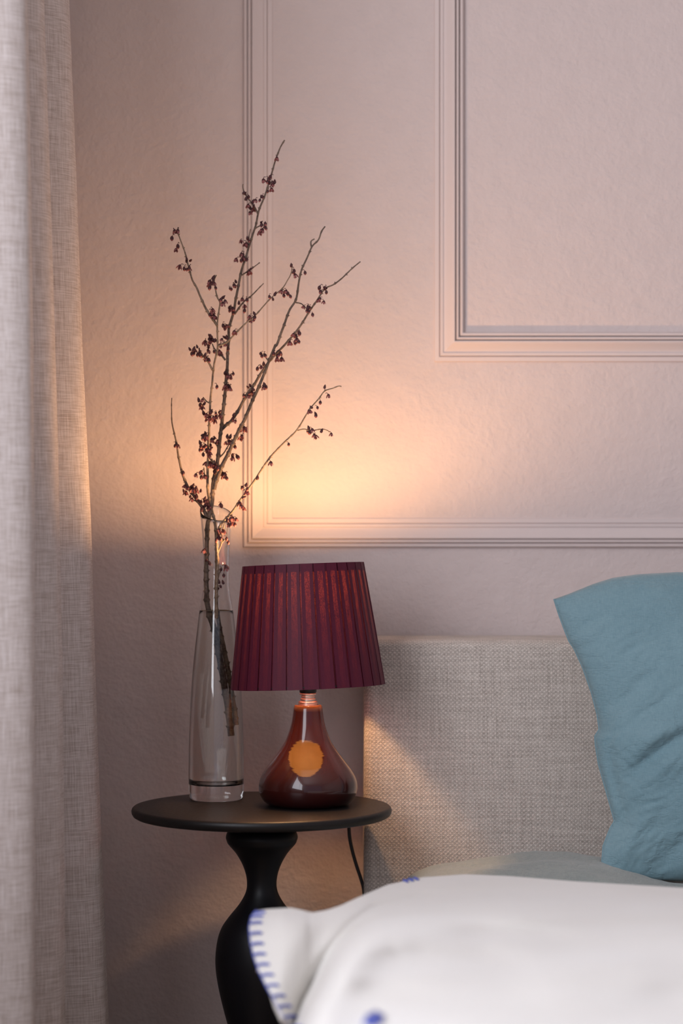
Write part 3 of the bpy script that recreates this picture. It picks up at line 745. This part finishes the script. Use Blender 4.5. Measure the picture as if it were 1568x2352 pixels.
# teal pillow leaning upright against the headboard
def pillow_up():
    left = [(0, 1386), (.02, 1381), (.10, 1385), (.165, 1401), (.19, 1411), (.27, 1397), (.40, 1374), (.47, 1367), (.50, 1366), (.525, 1376), (.58, 1371), (.66, 1358), (.75, 1338), (.82, 1318), (.845, 1307), (.88, 1298), (.94, 1284), (1.0, 1272)]
    top = [(0, 1376), (.03, 1364), (.08, 1341), (.12, 1327), (.17, 1319), (.25, 1314), (.5, 1313), (.8, 1322), (1, 1370)]
    bot = [(0, 2006), (.015, 2017), (.06, 2022), (.3, 2024), (.7, 2022), (1, 2010)]
    bm = bmesh.new(); nu, nv = 170, 130; WPX = 1130
    folds = [  # (px0,py0, px1,py1, px2,py2, width px, depth m)   crease curves on the front
        (1600, 1668, 1500, 1690, 1432, 1800, 15, -.013), (1600, 1640, 1500, 1655, 1420, 1745, 26, .011), (1610, 1720, 1520, 1730, 1455, 1800, 24, .009),
        (1395, 1700, 1400, 1790, 1428, 1870, 9, -.007), (1385, 1960, 1400, 1900, 1450, 1845, 10, -.008), (1420, 1990, 1440, 1900, 1500, 1830, 14, .006),
        (1600, 1900, 1540, 1930, 1490, 2010, 15, -.007), (1290, 1390, 1320, 1370, 1360, 1350, 6, -.003), (1310, 1460, 1340, 1430, 1400, 1400, 6, -.0035),
        (1350, 1480, 1400, 1450, 1470, 1410, 6, -.0025), (1380, 1560, 1430, 1510, 1480, 1440, 7, -.002), (1400, 1620, 1440, 1590, 1500, 1520, 8, -.003), (1390, 1690, 1420, 1640, 1470, 1600, 12, .004), (1560, 1560, 1520, 1600, 1480, 1625, 8, -.003)]
    fp = []
    for f in folds:
        pts = []
        for k in range(13):
            t = k / 12; x = (1 - t) ** 2 * f[0] + 2 * t * (1 - t) * f[2] + t * t * f[4]; y = (1 - t) ** 2 * f[1] + 2 * t * (1 - t) * f[3] + t * t * f[5]
            pts.append((x, y, math.sin(PI * (.08 + .84 * t))))
        fp.append((pts, f[6], f[7]))
    def P(u, v, s):
        uu = u ** 1.35
        px = interp(left, v) * (1 - uu) + (1272 + WPX - 40 * math.sin(PI * v)) * uu
        yt = interp(top, uu); ybm = interp(bot, uu)
        py = ybm + (yt - ybm) * v
        a = 2 * uu - 1; b = 2 * v - 1
        e = max(0, (1 - abs(a) ** 4.0) * (1 - abs(b) ** 3.2)) ** .55
        Yc = 3.475 + .105 * v
        y = Yc - s * (.058 if s > 0 else .045) * e
        if s > 0:
            d = 0
            for pts, wd, dep in fp:
                best = 1e9; bw = 0
                for (x_, y_, w_) in pts:
                    q = (x_ - px) ** 2 + (y_ - py) ** 2
                    if q < best: best = q; bw = w_
                d += dep * bw * math.exp(-best / (wd * wd * 1.6))
            d += .0035 * noise.noise(Vector((px / 120, py / 90, 1)))
            al = (px * .80 - py * .60); ac = (px * .60 + py * .80)
            wrp = 14 * noise.noise(Vector((px / 70, py / 70, 4)))
            rg = 1 - abs(noise.noise(Vector((al / 95, (ac + wrp) / 22, 5)))) * 2.2
            rg2 = 1 - abs(noise.noise(Vector((al / 40 + 9, (ac + wrp) / 11, 8)))) * 2.2
            d += .0034 * rg * (.4 + noise.noise(Vector((px / 80, py / 80, 12)))) + .0013 * rg2
            y -= d * min(1, e * 2.2)
        p = W(px, py, Yc)
        return Vector((p.x, y, p.z))
    T = [[bm.verts.new(P(i / nu, j / nv, 1)) for i in range(nu + 1)] for j in range(nv + 1)]
    Bk = [[T[j][i] if i in (0, nu) or j in (0, nv) else bm.verts.new(P(i / nu, j / nv, -1)) for i in range(nu + 1)] for j in range(nv + 1)]
    for j in range(nv):
        for i in range(nu):
            bm.faces.new((T[j][i], T[j][i + 1], T[j + 1][i + 1], T[j + 1][i]))
            bm.faces.new((Bk[j][i], Bk[j + 1][i], Bk[j + 1][i + 1], Bk[j][i + 1]))
    edge = [T[j][0].co.copy() for j in range(nv + 1)]
    o = finish(bm, 'pillow', M_teal); tag(o, 'plump teal linen pillow standing upright against the headboard', 'pillow')
    bm = bmesh.new(); tube(bm, edge, .0014, 6); finish(bm, 'seam', M_teal, o)
pillow_up()

# duvet under the blanket
def pad(name, mat, x0, x1, y0, y1, z0, z1, label, cat, r=.03):
    bm = bmesh.new(); box(bm, (x0, y0, z0), (x1, y1, z1), r, 6)
    o = finish(bm, name, mat); tag(o, label, cat); return o
pad('duvet', M_sheet, .05, 1.62, 1.66, 3.03, .431, .495, 'white duvet lying under the cream wool blanket', 'duvet')

# cream wool blanket with blue blanket stitching
def blanket():
    top = [(560, 2100), (575, 2093), (600, 2088), (650, 2085), (680, 2090), (712, 2096), (740, 2090), (800, 2062), (870, 2032), (950, 2015), (1050, 2008), (1150, 2012), (1300, 2024), (1568, 2040), (2000, 2050), (4000, 2050)]
    hem = [(2080, 600), (2092, 588), (2105, 578), (2130, 573), (2160, 576), (2195, 583), (2230, 595), (2265, 612), (2300, 632), (2330, 649), (2352, 662), (2420, 698), (2500, 730), (2700, 790)]
    ytop = [(575, 2.86), (700, 2.87), (800, 2.93), (900, 3.03), (1000, 3.11), (1568, 3.06), (4000, 3.02)]
    crease = [(4000, 2060), (1500, 2056), (1250, 2050), (1100, 2048), (950, 2062), (860, 2085), (805, 2125), (768, 2170), (742, 2210), (716, 2260), (695, 2300), (676, 2352), (664, 2400), (680, 2480), (720, 2800)]
    def cd(px, py):
        best = 1e9; sg = 1
        for (a, b), (c, d) in zip(crease, crease[1:]):
            vx, vy = c - a, d - b; t = max(0, min(1, ((px - a) * vx + (py - b) * vy) / (vx * vx + vy * vy)))
            q = math.hypot(a + vx * t - px, b + vy * t - py)
            if q < best: best = q; sg = 1 if (vx * (py - b) - vy * (px - a)) < 0 else -1
        return best * sg
    def surf(px, py):
        s_ = max(0, py - interp(top, px))
        plane = lambda z: (H - z) * F / (py - 1176)
        flap = interp(ytop, px) - .085 * (1 - math.exp(-s_ / 20)) - .17 * s_ / 260 + .012 * math.sin(px / 28 + py / 70) * min(1, s_ / 30)
        k = sstep(690, 900, px)
        rear = flap * (1 - k) + min(interp(ytop, px) + .03, plane(.531)) * k
        d = cd(px, py)
        X = (px - 784) / F * 2.6
        Yp = plane(.54)
        n = noise.noise(Vector((X * 6 + 3, Yp * 5, 7)))
        zz = .538 + .010 * n + .004 * math.sin((X * .8 - Yp * .55) * 17 + 1.0) + .0025 * noise.noise(Vector((X * 14, Yp * 9, 1))) + .010 * math.exp(-((d - 60) / 55) ** 2)
        puff = plane(zz)
        wgt = sstep(-6, 62, d)
        Y = rear * (1 - wgt) + puff * wgt + .034 * math.exp(-((d - 2) / 15) ** 2) * .8 * (1 - .6 * sstep(950, 1300, px))
        return W(px, py, Y)
    nx, ny = 200, 150; X1 = 3400
    bm = bmesh.new(); rows = []
    for j in range(-6, ny + 1):
        row = []
        for i in range(nx + 1):
            a = (i / nx) ** 1.9
            p0 = 578 + (X1 - 578) * a
            t0 = interp(top, p0)
            s_ = 620 * (max(j, 0) / ny) ** 1.3
            py = t0 + s_; hx = interp(hem, py)
            px = hx + (X1 - hx) * a
            p = surf(px, py)
            if j < 0:
                q = -j / 6; p = p + Vector((0, .022 * math.sin(q * PI / 2), -.075 * q * q))
            row.append(bm.verts.new(p))
        rows.append(row)
    for A, B in zip(rows, rows[1:]):
        for i in range(nx): bm.faces.new((A[i], B[i], B[i + 1], A[i + 1]))
    bmesh.ops.recalc_face_normals(bm, faces=bm.faces)
    hl = [(interp(hem, y), y) for y in [2090 + k for k in range(420)]]
    o = finish(bm, 'blanket', M_wool); tag(o, 'cream wool blanket with blue blanket-stitched edge spread over the bed', 'blanket')
    if o.data.polygons[5000].normal.y > 0: o.data.flip_normals()
    md = o.modifiers.new('thick', 'SOLIDIFY'); md.thickness = .007; md.offset = -1
    bm = bmesh.new(); tube(bm, [surf(x, y) + Vector((-.0008, .001, 0)) for x, y in hl], .0007, 6); finish(bm, 'edge_yarn', M_blue, o)
    bm = bmesh.new(); tube(bm, [Vector((0, 0, 0)), Vector((.25, 0, .12)), Vector((.75, 0, .12)), Vector((1, 0, 0))], .15, 6); me = bpy.data.meshes.new('stitch'); bm.to_mesh(me); bm.free(); me.materials.append(M_blue)
    def put(p, q):
        s = bpy.data.objects.new('stitch', me); C.objects.link(s); s.parent = o
        v = q - p; s.location = p + Vector((0, -.0012, .0004)); s.scale = (v.length, .0105, .0105)
        s.rotation_euler = v.to_track_quat('X', 'Z').to_euler()
    acc = 0; last = -1
    for (a, b), (c, d) in zip(hl, hl[1:]):
        p, q = surf(a, b), surf(c, d); acc += (q - p).length
        if d >= 2122 and (d - 2122) % 24 == 0 or d in (2099, 2108):
            put(q, surf(c + 27, d - 2))
    # a few stitches of the far hem where it shows over the back edge
    for px in (926, 938, 950): put(surf(px, interp(top, px) + 3) + Vector((0, .002, -.0004)), surf(px + 10, interp(top, px) + 7))
    # blue embroidered motif near the lower edge of the view
    for k in range(5):
        off = (k - 2) * 8; ln = 17 - 4 * abs(k - 2)
        bm = bmesh.new(); tube(bm, [surf(858 + off + t * 4, 2344 - t * ln) + Vector((0, -.001, .0012)) for t in (-1, 0, 1)], .0021, 6)
        finish(bm, 'embroidery', M_blue, o)
    return o
blanket()
